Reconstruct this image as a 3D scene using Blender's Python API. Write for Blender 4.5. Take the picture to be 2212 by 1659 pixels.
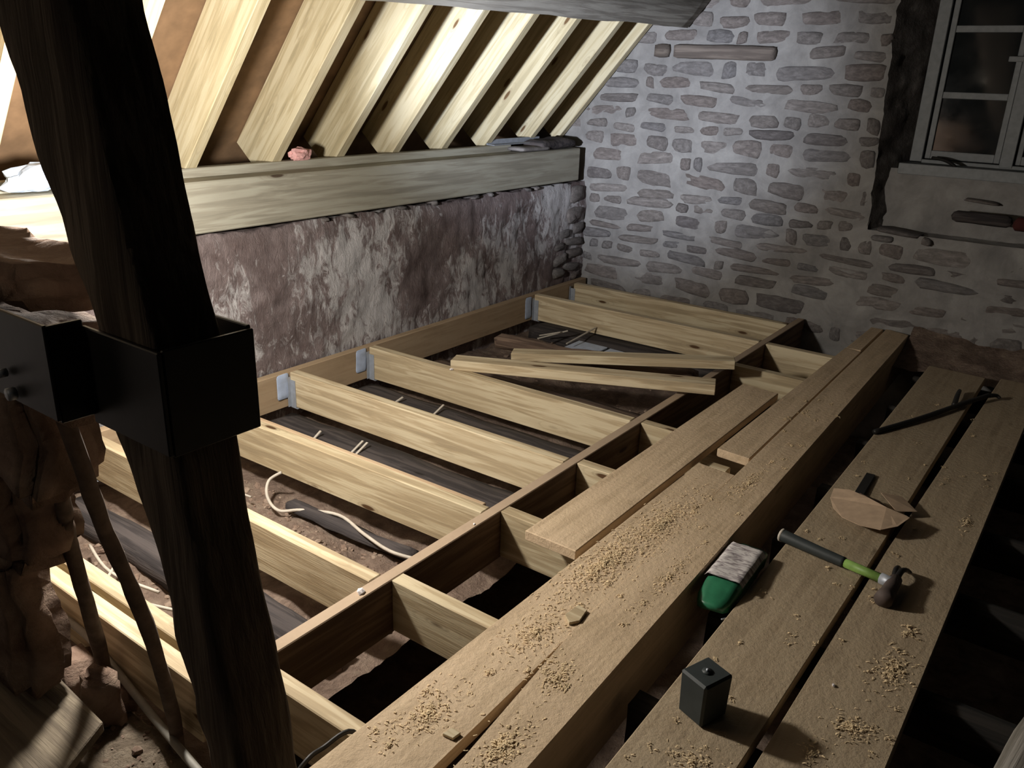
import bpy, bmesh, math, random
from mathutils import Vector, Matrix, noise
for o in list(bpy.data.objects): bpy.data.objects.remove(o)
S = bpy.context.scene
COL = S.collection
# ------------------------------------------------------------------ camera
cam_d = bpy.data.cameras.new('camera'); cam = bpy.data.objects.new('camera', cam_d); COL.objects.link(cam)
yaw, pit, rol = math.radians(-35.64), math.radians(20.45), math.radians(-1.99)
fw = Vector((math.sin(yaw)*math.cos(pit), math.cos(yaw)*math.cos(pit), -math.sin(pit)))
rt0 = Vector((math.cos(yaw), -math.sin(yaw), 0)); dn0 = fw.cross(rt0)
rt = rt0*math.cos(rol) + dn0*math.sin(rol); dn = -rt0*math.sin(rol) + dn0*math.cos(rol)
M = Matrix((rt, -dn, -fw)).transposed().to_4x4()
cam.matrix_world = M
cam_d.sensor_width = 36; cam_d.lens = 1790/2212*36; cam_d.clip_start = 0.02
S.camera = cam
# ------------------------------------------------------------------ light and exposure
S.view_settings.view_transform = 'Standard'; S.view_settings.look = 'None'
S.view_settings.gamma = 1; S.view_settings.use_curve_mapping = False
S.view_settings.exposure = 0.0
W = bpy.data.worlds.new('world'); S.world = W; W.use_nodes = True
W.node_tree.nodes['Background'].inputs[0].default_value = (0.8, 0.8, 0.8, 1)
W.node_tree.nodes['Background'].inputs[1].default_value = 0.004
def lamp(name, kind, loc, energy, col, **k):
    d = bpy.data.lights.new(name, kind); o = bpy.data.objects.new(name, d); COL.objects.link(o)
    o.location = loc; d.energy = energy; d.color = col
    for a, b in k.items():
        if a != 'aim': setattr(d, a, b)
    if 'aim' in k:
        o.rotation_euler = (Vector(k['aim'])-Vector(loc)).to_track_quat('-Z', 'Y').to_euler()
    return o
LP = (-2.46, 1.33, -0.38)
lamp('work_lamp_bulb', 'POINT', LP, 150, (1.0, 0.95, 0.87), shadow_soft_size=0.08)
lamp('gable_fill_spot', 'SPOT', (-2.43, 1.37, -0.39), 800, (0.76, 0.84, 1.0), shadow_soft_size=0.06,
     spot_size=math.radians(44), spot_blend=1.0, aim=(-2.95, 5.6, 0.0))  # added cool spot, lifts gable and far rafters past the bulb's falloff
lamp('post_fill_spot', 'SPOT', (-1.75, -0.75, 0.2), 4.0, (1.0, 0.86, 0.68), shadow_soft_size=0.12,
     spot_size=math.radians(80), spot_blend=1.0, aim=(-1.75, 1.0, -0.9))  # added warm fill with no visible source, lifts the post's near faces
# ------------------------------------------------------------------ helpers
def tag(o, label=None, cat=None, group=None, kind=None):
    if label: o['label'] = label
    if cat: o['category'] = cat
    if group: o['group'] = group
    if kind: o['kind'] = kind
    return o
def link(name, me, mat=None, parent=None, mw=None):
    o = bpy.data.objects.new(name, me); COL.objects.link(o)
    if mat and not me.materials: me.materials.append(mat)
    if parent: o.parent = parent
    if mw is not None: o.matrix_basis = mw
    return o
def empty(name, loc=(0, 0, 0)):
    o = bpy.data.objects.new(name, None); COL.objects.link(o); o.location = loc; o.empty_display_size = .05
    return o
def mesh_of(bm, name, smooth=False):
    bmesh.ops.recalc_face_normals(bm, faces=bm.faces)
    me = bpy.data.meshes.new(name); bm.to_mesh(me); bm.free()
    if smooth:
        for p in me.polygons: p.use_smooth = True
    return me
def box_bm(sx, sy, sz, bev=.0025):
    bm = bmesh.new(); bmesh.ops.create_cube(bm, size=1)
    for v in bm.verts: v.co = Vector((v.co.x*sx, v.co.y*sy, v.co.z*sz))
    if bev: bmesh.ops.bevel(bm, geom=list(bm.edges), offset=bev, segments=1, affect='EDGES')
    return bm
def frame(a, b, up=(0, 0, 1)):
    a, b, up = Vector(a), Vector(b), Vector(up)
    x = (b-a).normalized(); y = up.cross(x).normalized(); z = x.cross(y)
    m = Matrix((x, y, z)).transposed().to_4x4(); m.translation = (a+b)/2
    return m
def timber(name, a, b, w, h, mat, label=None, cat=None, group=None, parent=None, up=(0, 0, 1), bev=.003, rough=0, seg=.06):
    L = (Vector(b)-Vector(a)).length
    if rough:
        me = rough_mesh(name, L, w, h, rough, seg)
    else:
        me = mesh_of(box_bm(L, w, h, bev), name)
    o = link(name, me, mat, parent, frame(a, b, up))
    return tag(o, label, cat, group)
def box(name, x0, x1, y0, y1, z0, z1, mat, label=None, cat=None, group=None, parent=None, bev=.0025, kind=None):
    me = mesh_of(box_bm(abs(x1-x0), abs(y1-y0), abs(z1-z0), bev), name)
    o = link(name, me, mat, parent, Matrix.Translation(((x0+x1)/2, (y0+y1)/2, (z0+z1)/2)))
    return tag(o, label, cat, group, kind)
def rough_mesh(name, sx, sy, sz, amp, seg=.05, seed=None, fs=6.0, smooth=True):
    if seed is None: seed = random.random()*100
    bm = bmesh.new(); n = [max(2, min(60, int(s/seg))) for s in (sx, sy, sz)]
    d = (sx, sy, sz); cache = {}
    def V(i, j, k):
        key = (i, j, k)
        if key not in cache:
            p = Vector((-.5+i/n[0], -.5+j/n[1], -.5+k/n[2]))
            # round corners a little
            q = Vector((p.x*d[0], p.y*d[1], p.z*d[2]))
            ext = [1 if i in (0, n[0]) else 0, 1 if j in (0, n[1]) else 0, 1 if k in (0, n[2]) else 0]
            if sum(ext) > 1: q = q - Vector([(-1 if p[t] < 0 else 1)*ext[t]*amp*1.1 for t in range(3)])
            s = Vector((q.x*fs*.5+seed, q.y*fs+seed*2, q.z*fs-seed))
            nv = noise.noise_vector(s)*amp + noise.noise_vector(s*3.1)*amp*.4
            cache[key] = bm.verts.new(q+nv)
        return cache[key]
    for ax in range(3):
        u, v = [t for t in range(3) if t != ax]
        for side in (0, n[ax]):
            for a in range(n[u]):
                for b in range(n[v]):
                    f = []
                    for (da, db) in ((0, 0), (1, 0), (1, 1), (0, 1)):
                        idx = [0, 0, 0]; idx[ax] = side; idx[u] = a+da; idx[v] = b+db
                        f.append(V(*idx))
                    bm.faces.new(f)
    return mesh_of(bm, name, smooth)
def rough_box(name, x0, x1, y0, y1, z0, z1, mat, amp, seg=.04, label=None, cat=None, group=None, parent=None, rot=0, seed=None, fs=6, kind=None, tilt=0):
    me = rough_mesh(name, x1-x0, y1-y0, z1-z0, amp, seg, seed, fs)
    o = link(name, me, mat, parent, Matrix.Translation(((x0+x1)/2, (y0+y1)/2, (z0+z1)/2)) @ Matrix.Rotation(rot, 4, 'Z') @ Matrix.Rotation(tilt, 4, 'Y'))
    return tag(o, label, cat, group, kind)
def prism(name, poly, z0, z1, mat, label=None, cat=None, group=None, parent=None, bev=.003, origin=None):
    bm = bmesh.new()
    o0 = Vector(origin) if origin else Vector((sum(p[0] for p in poly)/len(poly), sum(p[1] for p in poly)/len(poly), (z0+z1)/2))
    bot = [bm.verts.new((p[0]-o0.x, p[1]-o0.y, z0-o0.z)) for p in poly]
    top = [bm.verts.new((p[0]-o0.x, p[1]-o0.y, z1-o0.z)) for p in poly]
    bm.faces.new(bot[::-1]); bm.faces.new(top); n = len(poly)
    for i in range(n): bm.faces.new((bot[i], bot[(i+1) % n], top[(i+1) % n], top[i]))
    if bev: bmesh.ops.bevel(bm, geom=list(bm.edges), offset=bev, segments=1, affect='EDGES')
    o = link(name, mesh_of(bm, name), mat, parent, Matrix.Translation(o0))
    return tag(o, label, cat, group)
def tube(name, pts, r, mat, label=None, cat=None, group=None, parent=None, sides=8, wob=0, cr=True, kind=None):
    P = [Vector(p) for p in pts]
    if cr and len(P) > 2:     # catmull-rom
        Q = []
        for i in range(len(P)-1):
            p0, p1, p2, p3 = P[max(i-1, 0)], P[i], P[i+1], P[min(i+2, len(P)-1)]
            for k in range(6):
                t = k/6
                Q.append(.5*((2*p1)+(p2-p0)*t+(2*p0-5*p1+4*p2-p3)*t*t+(3*p1-p0-3*p2+p3)*t**3))
        P = Q+[P[-1]]
    c = sum(P, Vector())/len(P); bm = bmesh.new(); rings = []
    for i, p in enumerate(P):
        t = (P[min(i+1, len(P)-1)]-P[max(i-1, 0)]).normalized()
        a = t.cross(Vector((.3, .2, 1)) if abs(t.z) < .9 else Vector((1, 0, .1))).normalized(); b = t.cross(a)
        f = i/(len(P)-1); rr = (r[0]*(1-f)+r[1]*f) if isinstance(r, tuple) else r
        ring = []
        for k in range(sides):
            an = 2*math.pi*k/sides
            d = rr*(1+(wob*noise.noise(p*14+Vector((k, 0, 0))) if wob else 0))
            ring.append(bm.verts.new(p-c+(a*math.cos(an)+b*math.sin(an))*d))
        rings.append(ring)
    for r0, r1 in zip(rings, rings[1:]):
        for k in range(sides): bm.faces.new((r0[k], r0[(k+1) % sides], r1[(k+1) % sides], r1[k]))
    bm.faces.new(rings[0][::-1]); bm.faces.new(rings[-1])
    o = link(name, mesh_of(bm, name, True), mat, parent, Matrix.Translation(c))
    return tag(o, label, cat, group, kind)
# ------------------------------------------------------------------ materials
def new_mat(name, rough=.8, metal=0, spec=.3):
    m = bpy.data.materials.new(name); m.use_nodes = True; nt = m.node_tree
    b = nt.nodes['Principled BSDF']; b.inputs['Roughness'].default_value = rough
    b.inputs['Metallic'].default_value = metal; b.inputs['Specular IOR Level'].default_value = spec
    return m, nt, b
def N(nt, t, **k):
    n = nt.nodes.new(t)
    for a, b in k.items():
        if a.startswith('i_'):
            key = a[2:]; key = int(key) if key.isdigit() else key.replace('_', ' ')
            n.inputs[key].default_value = b
        else: setattr(n, a, b)
    return n
def ramp(nt, src, stops):
    r = nt.nodes.new('ShaderNodeValToRGB'); e = r.color_ramp.elements
    while len(e) < len(stops): e.new(.5)
    for i, (p, c) in enumerate(stops): e[i].position = p; e[i].color = (*c, 1) if len(c) == 3 else c
    nt.links.new(src, r.inputs[0]); return r.outputs[0]
def mix(nt, f, a, b, mode='MIX'):
    m = nt.nodes.new('ShaderNodeMix'); m.data_type = 'RGBA'; m.blend_type = mode
    if isinstance(f, (int, float)): m.inputs[0].default_value = f
    else: nt.links.new(f, m.inputs[0])
    for i, v in ((6, a), (7, b)):
        if isinstance(v, tuple): m.inputs[i].default_value = (*v, 1) if len(v) == 3 else v
        else: nt.links.new(v, m.inputs[i])
    return m.outputs[2]
def coords(nt, scale=(1, 1, 1), rand=True, kind='Object'):
    tc = N(nt, 'ShaderNodeTexCoord'); mp = N(nt, 'ShaderNodeMapping'); mp.inputs['Scale'].default_value = scale
    nt.links.new(tc.outputs[kind], mp.inputs[0])
    if rand:
        oi = N(nt, 'ShaderNodeObjectInfo'); mu = N(nt, 'ShaderNodeMath', operation='MULTIPLY'); mu.inputs[1].default_value = 37
        nt.links.new(oi.outputs['Random'], mu.inputs[0]); cb = N(nt, 'ShaderNodeCombineXYZ')
        for i in range(3): nt.links.new(mu.outputs[0], cb.inputs[i])
        nt.links.new(cb.outputs[0], mp.inputs['Location'])
    return mp.outputs[0]
def noise_n(nt, co, sc, det=4, dist=0, rough=.55):
    n = N(nt, 'ShaderNodeTexNoise'); n.inputs['Scale'].default_value = sc; n.inputs['Detail'].default_value = det
    n.inputs['Distortion'].default_value = dist; n.inputs['Roughness'].default_value = rough
    nt.links.new(co, n.inputs['Vector']); return n.outputs[0]
def bump(nt, b, h, strength=.4, dist=.01):
    bp = N(nt, 'ShaderNodeBump'); bp.inputs['Strength'].default_value = strength; bp.inputs['Distance'].default_value = dist
    nt.links.new(h, bp.inputs['Height']); nt.links.new(bp.outputs[0], b.inputs['Normal'])
def wood(name, light, mid, dark, knots=.5, dust=None, rough=.75, var=.25, bs=.25, ax=0, topdust=False):
    m, nt, b = new_mat(name, rough)
    def A(l, q): return tuple(l if i == ax else q for i in range(3))
    g = noise_n(nt, coords(nt, A(1.3, 22)), 1.6, 5, .6)
    big = noise_n(nt, coords(nt, A(1.0, 5)), 1.3, 2, 1.2)
    c = ramp(nt, g, [(.36, tuple(x*.8 for x in mid)), (.46, mid), (.56, light)])
    c = mix(nt, ramp(nt, big, [(.45, (0, 0, 0)), (.7, (.55, .55, .55))]), c, mid)
    if knots:
        v = N(nt, 'ShaderNodeTexVoronoi'); v.inputs['Scale'].default_value = 1; v.inputs['Randomness'].default_value = .9
        nt.links.new(coords(nt, A(2.3, 8.5)), v.inputs['Vector'])
        ring = N(nt, 'ShaderNodeMath', operation='MULTIPLY'); ring.inputs[1].default_value = 60
        nt.links.new(v.outputs['Distance'], ring.inputs[0])
        sn = N(nt, 'ShaderNodeMath', operation='SINE'); nt.links.new(ring.outputs[0], sn.inputs[0])
        halo = ramp(nt, v.outputs['Distance'], [(.10, (.8,)*3), (.33, (0,)*3)])
        hh = mix(nt, 1.0, halo, ramp(nt, sn.outputs[0], [(.3, (0,)*3), (1, (.55,)*3)]), 'MULTIPLY')
        core = ramp(nt, v.outputs['Distance'], [(.075, (1,)*3), (.115, (0,)*3)])
        sel = N(nt, 'ShaderNodeSeparateColor'); nt.links.new(v.outputs['Color'], sel.inputs[0])
        pk = N(nt, 'ShaderNodeMath', operation='LESS_THAN'); pk.inputs[1].default_value = knots; nt.links.new(sel.outputs[0], pk.inputs[0])
        k1 = mix(nt, 1.0, core, pk.outputs[0], 'MULTIPLY'); k2 = mix(nt, 1.0, hh, pk.outputs[0], 'MULTIPLY')
        c = mix(nt, k2, c, tuple(x*.55+y*.25 for x, y in zip(mid, dark))); c = mix(nt, k1, c, dark)
    if dust:
        dn_ = noise_n(nt, coords(nt, (1, 1, 1)), 7, 6, .3, .7)
        df = ramp(nt, dn_, [(.35, (.25,)*3), (.65, (.85,)*3)])
        if topdust:      # dust settles on upward faces only
            ge = N(nt, 'ShaderNodeNewGeometry'); sx = N(nt, 'ShaderNodeSeparateXYZ'); nt.links.new(ge.outputs['True Normal'], sx.inputs[0])
            df = mix(nt, 1.0, ramp(nt, dn_, [(.3, (.8,)*3), (.6, (1,)*3)]), ramp(nt, sx.outputs[2], [(.5, (0,)*3), (.8, (1,)*3)]), 'MULTIPLY')
        c = mix(nt, df, c, dust)
    oi = N(nt, 'ShaderNodeObjectInfo')
    c = mix(nt, 1.0, c, ramp(nt, oi.outputs['Random'], [(0, (1-var, 1-var, 1-var*1.1)), (1, (1, 1, 1))]), 'MULTIPLY')
    nt.links.new(c, b.inputs['Base Color'])
    fine = noise_n(nt, coords(nt, A(3, 60)), 3, 4)
    if dust: fine = noise_n(nt, coords(nt, (1, 1, 1)), 60, 5, 0, .7)
    bump(nt, b, fine, bs, .004)
    return m
def rocky(name, c1, c2, c3, sc=9, rough=.95, bs=.6, objvar=None, bd=.01):
    m, nt, b = new_mat(name, rough, spec=.15)
    co = coords(nt, (1, 1, 1))
    n1 = noise_n(nt, co, sc, 6, .5, .65)
    c = ramp(nt, n1, [(.3, c1), (.5, c2), (.7, c3)])
    if objvar:
        oi = N(nt, 'ShaderNodeObjectInfo')
        c = mix(nt, 1.0, c, ramp(nt, oi.outputs['Random'], [(i/(len(objvar)-1), v) for i, v in enumerate(objvar)]), 'MULTIPLY')
    nt.links.new(c, b.inputs['Base Color'])
    bump(nt, b, noise_n(nt, co, sc*5, 6, .2, .7), bs, bd)
    return m
def plain(name, c, rough=.6, metal=0, spec=.4, var=.12, sc=30, bs=.1):
    m, nt, b = new_mat(name, rough, metal, spec)
    n1 = noise_n(nt, coords(nt, (1, 1, 1)), sc, 4)
    nt.links.new(ramp(nt, n1, [(.3, tuple(x*(1-var) for x in c)), (.7, tuple(min(1, x*(1+var)) for x in c))]), b.inputs['Base Color'])
    bump(nt, b, n1, bs, .003); return m
PINE = wood('new_pine', (.68, .575, .39), (.51, .40, .25), (.10, .05, .02), .95)
RAFT = wood('rafter_pine', (.68, .60, .41), (.57, .48, .30), (.16, .09, .04), .9, var=.12)
PLATE = wood('wall_plate_pine', (.50, .48, .40), (.40, .37, .30), (.10, .07, .05), .12, bs=.3)
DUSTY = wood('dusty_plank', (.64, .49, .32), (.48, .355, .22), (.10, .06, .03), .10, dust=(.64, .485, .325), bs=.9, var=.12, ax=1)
DUSTR = wood('dimmed_plank', (.46, .36, .24), (.35, .265, .17), (.09, .06, .03), .10, dust=(.47, .37, .25), bs=.9, var=.1, ax=1)  # darker copy of dusty_plank: weaker light on the right planks put into colour
EDGE = wood('brown_joist', (.46, .35, .23), (.36, .26, .16), (.08, .05, .03), .2, dust=(.45, .32, .2), var=.1)
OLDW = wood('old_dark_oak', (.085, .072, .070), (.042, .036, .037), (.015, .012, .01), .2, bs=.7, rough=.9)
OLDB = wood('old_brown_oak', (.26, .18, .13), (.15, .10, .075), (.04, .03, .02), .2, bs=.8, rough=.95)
TRIM = wood('trimmer_wood', (.20, .13, .08), (.13, .08, .05), (.05, .03, .02), .2, dust=(.44, .33, .23), topdust=True)  # sides darkened to paint in the shade of the bays, dust on top
POSTW = wood('post_oak', (.24, .19, .15), (.13, .10, .08), (.02, .015, .01), .15, bs=.9, rough=.95, ax=2)
PURL = wood('purlin_oak', (.42, .40, .36), (.28, .26, .23), (.08, .07, .06), .1, bs=.7, rough=.95)
GREYW = wood('grey_weathered_wood', (.30, .28, .25), (.18, .165, .14), (.05, .04, .04), .1, bs=.8, rough=.95)
STONE = rocky('rubble_stone', (.12, .112, .108), (.185, .172, .165), (.27, .255, .245), 6,
              objvar=[(.72, .70, .72), (1.0, .96, .93), (.9, .92, .96), (1.15, 1.12, 1.1), (.92, .84, .81), (1.3, 1.28, 1.26)])
MORTAR = rocky('lime_mortar', (.19, .182, .175), (.255, .245, .235), (.33, .32, .305), 5, bs=.5)
REDST = rocky('brown_sandstone', (.17, .11, .08), (.27, .185, .14), (.38, .28, .21), 9, bs=.9)
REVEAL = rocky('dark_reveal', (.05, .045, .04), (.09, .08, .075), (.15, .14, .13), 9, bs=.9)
DIRT = rocky('dirt', (.15, .105, .08), (.25, .18, .14), (.35, .27, .205), 11, bs=1.0, bd=.02)
STEEL = plain('black_steel', (.026, .025, .024), .42, 0, .5)
VOIDW = wood('void_shade_oak', (.04, .034, .03), (.022, .02, .018), (.01, .01, .01), .1, bs=.7, rough=.95)  # darker copy of old_dark_oak, shade of the void put into the colour
GALV = plain('galvanised_steel', (.40, .43, .48), .5, .4)
WHITE = plain('white_paint', (.22, .23, .235), .6)
BLACKR = plain('black_rubber', (.035, .042, .042), .55)
FELT = plain('brown_sarking', (.22, .135, .075), .9, var=.25, sc=8)
WIRE = plain('pale_wire', (.50, .45, .38), .6)
DARKM = plain('dark_metal', (.03, .028, .026), .5, .5)
CORN = wood('corner_board_wood', (.30, .245, .18), (.20, .16, .12), (.05, .04, .03), .1, bs=1.0, rough=.95)
ROD = plain('rod_bark', (.12, .085, .065), .9, var=.35, sc=25, bs=.6)
RUSTM = plain('rusty_metal', (.10, .075, .065), .7, .2)
GREEN = plain('green_film', (.03, .17, .085), .35, 0, .5, var=.35, sc=14, bs=.3)
GREENS = plain('green_shaft', (.20, .34, .08), .5, var=.25)
CARD = plain('cardboard', (.47, .34, .23), .9)
PAPER = plain('paper', (.75, .70, .68), .9)
PINK = plain('pink_paper', (.75, .42, .40), .9)
SHAV = plain('shaving', (.72, .56, .34), .9, var=.2)
BLUELIT = plain('lit_room_panel', (.55, .62, .75), .8)  # light of the room below put into a pale blue colour
PLAST = plain('plastic_sheet', (.55, .65, .85), .3, 0, .6, var=.3, sc=12, bs=.8)
CONC = plain('conduit_grey', (.30, .28, .24), .6)
def label_mat():
    m, nt, b = new_mat('packet_label', .7)
    n1 = noise_n(nt, coords(nt, (1, 3, 1)), 22, 3, .8)
    nt.links.new(ramp(nt, n1, [(.38, (.28, .24, .25)), (.55, (.70, .66, .64))]), b.inputs['Base Color'])
    bump(nt, b, n1, .5, .006); return m
LABEL = label_mat()
def glass_mat():
    m, nt, b = new_mat('night_glass', .06, spec=.5)
    b.inputs['Base Color'].default_value = (.012, .014, .015, 1)
    n1 = noise_n(nt, coords(nt, (1, 1, 1)), 9, 4)
    nt.links.new(ramp(nt, n1, [(.3, (.05,)*3), (.8, (.12,)*3)]), b.inputs['Roughness']); return m
GLASS = glass_mat()
def plaster_mat():
    m, nt, b = new_mat('limewashed_plaster', .95, spec=.15)
    co = coords(nt, (1, 1, 1), False)
    n1 = noise_n(nt, co, 6, 6, .4, .65)
    c = ramp(nt, n1, [(.3, (.13, .095, .09)), (.5, (.21, .165, .16)), (.7, (.30, .245, .24))])
    cs = coords(nt, (1, 1, .45), False)
    a = noise_n(nt, cs, 17, 8, 1.0, .75); bg = noise_n(nt, co, 1.7, 3, .4, .5)
    ad = N(nt, 'ShaderNodeMath', operation='ADD'); nt.links.new(a, ad.inputs[0]); nt.links.new(bg, ad.inputs[1])
    c = mix(nt, ramp(nt, ad.outputs[0], [(.98/2+.02, (0,)*3), (1.18/2+.01, (.85,)*3)] if False else [(.0, (0,)*3), (1, (0,)*3)]), c, (.6, .57, .55))
    mr = N(nt, 'ShaderNodeMapRange'); mr.inputs[1].default_value = .97; mr.inputs[2].default_value = 1.10
    nt.links.new(ad.outputs[0], mr.inputs[0])
    mm = N(nt, 'ShaderNodeMath', operation='MULTIPLY'); mm.inputs[1].default_value = .85; nt.links.new(mr.outputs[0], mm.inputs[0])
    c = mix(nt, mm.outputs[0], c, (.62, .60, .60))
    nt.links.new(c, b.inputs['Base Color'])
    bump(nt, b, noise_n(nt, cs, 30, 7, .5, .75), 1.0, .02)
    return m
PLASTER = plaster_mat()
random.seed(7)
# ================================================================== THE SETTING
GY = 5.65
def jamb(z): return -1.345 + (.49-z)*.045 + .020*noise.noise(Vector((3, z*9, 1))) + .010*noise.noise(Vector((5, z*31, 1)))
def in_open(x, z): return -1.30 < x < .05 and -.85 < z < .78
def warp(x, z):
    k = max(0, min(1, (z+1.0)/.15)); w = -4.3+(x+4.3)*(jamb(z)+4.3)/3.0
    return x if x > -1.29 else x+(w-x)*k
def grid_wall(name, us, vs, fn, mat, skip=None, parent=None, smooth=True):
    bm = bmesh.new(); g = {}
    for i, u in enumerate(us):
        for j, v in enumerate(vs): g[i, j] = bm.verts.new(fn(u, v))
    for i in range(len(us)-1):
        for j in range(len(vs)-1):
            if skip and skip((us[i]+us[i+1])/2, (vs[j]+vs[j+1])/2): continue
            bm.faces.new((g[i, j], g[i+1, j], g[i+1, j+1], g[i, j+1]))
    for v in [v for v in bm.verts if not v.link_faces]: bm.verts.remove(v)
    me = bpy.data.meshes.new(name); bm.to_mesh(me); bm.free()
    for p in me.polygons: p.use_smooth = smooth
    return link(name, me, mat, parent)
def rng(a, b, s):
    n = max(1, int(round((b-a)/s))); return [a+(b-a)*i/n for i in range(n+1)]
def smear(x, z):      # where mortar and old render bury the stones
    s = max(0, min(1, (x+1.75)/.5))*max(0, min(1, (-z-.55)/.35))
    return s
def gable_y(x, z):
    p = Vector((x, 0, z))
    return GY - .012*noise.noise(p*4) - .012*noise.noise(p*13) - .005*noise.noise(p*40) - .035*smear(x, z)*(.6+.6*noise.noise(p*4+Vector((9, 0, 0))))
wall_gable = grid_wall('wall_gable', rng(-4.3, 1.6, .025), rng(-2.3, .95, .025), lambda x, z: Vector((warp(x, z), gable_y(warp(x, z), z), z)), MORTAR, in_open)
tag(wall_gable, kind='structure', label='far gable wall of grey rubble stone in lime mortar')
# stones of the gable, each its own piece
def stone_variant(i):
    r = random.Random(100+i); n = 12; bm = bmesh.new(); rings = []
    sq = r.uniform(.35, .75); out = []
    cn = [(sx*(.5-r.uniform(0, .13)), sz*(.5-r.uniform(0, .28))) for sx, sz in ((1, -1), (1, 1), (-1, 1), (-1, -1))]
    for k in range(n):      # an irregular four-sided block with knocked-off corners
        e, t = divmod(k, 3); t = (.10, .5, .88)[t]; p, q = cn[e], cn[(e+1) % 4]
        x, z = p[0]+(q[0]-p[0])*t, p[1]+(q[1]-p[1])*t
        bul = r.uniform(.96, 1.14) if k % 3 == 1 else r.uniform(.86, 1.02)
        out.append((x*bul, z*bul))
    for sc, y in ((1.0, .5), (.97, -.15), (.84, -.40)):
        rings.append([bm.verts.new((x*sc, y+(r.uniform(-.08, .08) if y < 0 else 0), z*sc)) for x, z in out])
    rings.append([bm.verts.new((out[k][0]*.45, -.5+r.uniform(-.1, .1), out[k][1]*.45)) for k in range(0, n, 2)])
    for a, b in zip(rings[:2], rings[1:3]):
        for k in range(n): bm.faces.new((a[k], a[(k+1) % n], b[(k+1) % n], b[k]))
    a, b = rings[2], rings[3]
    for k in range(n//2):
        bm.faces.new((a[2*k], a[2*k+1], b[k])); bm.faces.new((a[2*k+1], a[(2*k+2) % n], b[(k+1) % (n//2)], b[k]))
    bm.faces.new(b)
    me = mesh_of(bm, 'stone', True); me.materials.append(STONE); return me
SV = [stone_variant(i) for i in range(26)]
def put_stone(x, y, z, w, d, h, parent, rotn=0, face='Y', me=None):
    o = bpy.data.objects.new('stone', me or random.choice(SV)); COL.objects.link(o); o.parent = parent
    m = Matrix.Translation((x, y, z))
    if face == 'X': m = m @ Matrix.Rotation(math.pi/2, 4, 'Z')
    m = m @ Matrix.Rotation(rotn, 4, 'Y') @ Matrix.Diagonal((w*random.choice((-1, 1)), d, h, 1))
    o.matrix_basis = m
    return o
def roof_x(z): return -2.966 + (z-.34)/1.146
ns = 0; z = -1.60
R = random.Random(5)
while z < .66:
    h = R.uniform(.062, .120)
    x = -3.46 if z < -.4 else roof_x(z)-.12
    x += R.uniform(0, .15)
    while x < 1.2:
        w = R.uniform(.16, .44)
        if R.random() < .14: w = R.uniform(.08, .14)
        gap = R.uniform(.004, .024)
        cx, cz = x+w/2, z+h/2+R.uniform(-.012, .012)
        edge = -1.345+(.49-cz)*.045
        if cz > -.83 and x < edge < x+w+.05:
            w = edge-.005-x; cx = x+w/2
            if w < .06: x = edge+.05; continue
        blocked = (cz > -.86-.02 and cx > edge) or (-2.95 < cx+w/2 and cx-w/2 < -2.0 and .12 < cz < .26)
        far_r = cx > -.05
        if not blocked and w > .05 and not far_r and ns < 286:
            hh = h*R.uniform(1.08, 1.38); sm = smear(cx, cz)
            proud = R.uniform(.004, .018)
            if R.random() < .10: proud = 0
            put_stone(cx, GY+.03-proud-(.02*sm*R.random()), cz, w, .075, hh, wall_gable, R.uniform(-.06, .07))
            ns += 1
        x += w+gap
    z += h+R.uniform(.004, .014)
def reveal_fn(t, z):
    x0 = jamb(z)-.004; p = Vector((t*2, z*7, 2))
    x = x0 + t*(-1.165-x0); y = GY + t*.30
    return Vector((x+.03*noise.noise(p*1.2)*t*(1-t)*4, y-.02*(1-t)-.035*noise.noise(p*3)*t*(1-t)*4, z))
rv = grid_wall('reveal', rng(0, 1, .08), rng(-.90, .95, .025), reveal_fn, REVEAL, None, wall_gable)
inf = grid_wall('infill_render', rng(-1.32, .05, .03), rng(-.92, -.47, .03),
                lambda x, z: Vector((x, 5.76-.02*noise.noise(Vector((x*5, 1, z*6)))-.05*max(0, (-z-.75))*6*.3, z)), MORTAR, None, wall_gable)
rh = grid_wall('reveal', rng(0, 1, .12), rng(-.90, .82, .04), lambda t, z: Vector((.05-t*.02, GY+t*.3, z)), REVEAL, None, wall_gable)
box('outer_backing', -1.4, .2, 6.02, 6.06, -1.0, 1.0, DARKM, parent=wall_gable, bev=0)
bk = grid_wall('recess_floor', rng(-1.34, .05, .04), rng(0, 1, .2), lambda x, t: Vector((x, GY-.01+t*.13, -.86+t*.02+.012*noise.noise(Vector((x*9, t*3, 0))))), MORTAR, None, wall_gable)
for (cx, cz, w, h, rr) in ((-1.10, -.845, .30, .05, .10), (-1.19, -.90, .16, .06, 0), (-.93, -.88, .07, .07, .2), (-.70, -.62, .22, .03, .05)):
    put_stone(cx, GY-.01 if cz < -.8 else 5.74, cz, w, .10, h, wall_gable, rr)
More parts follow.
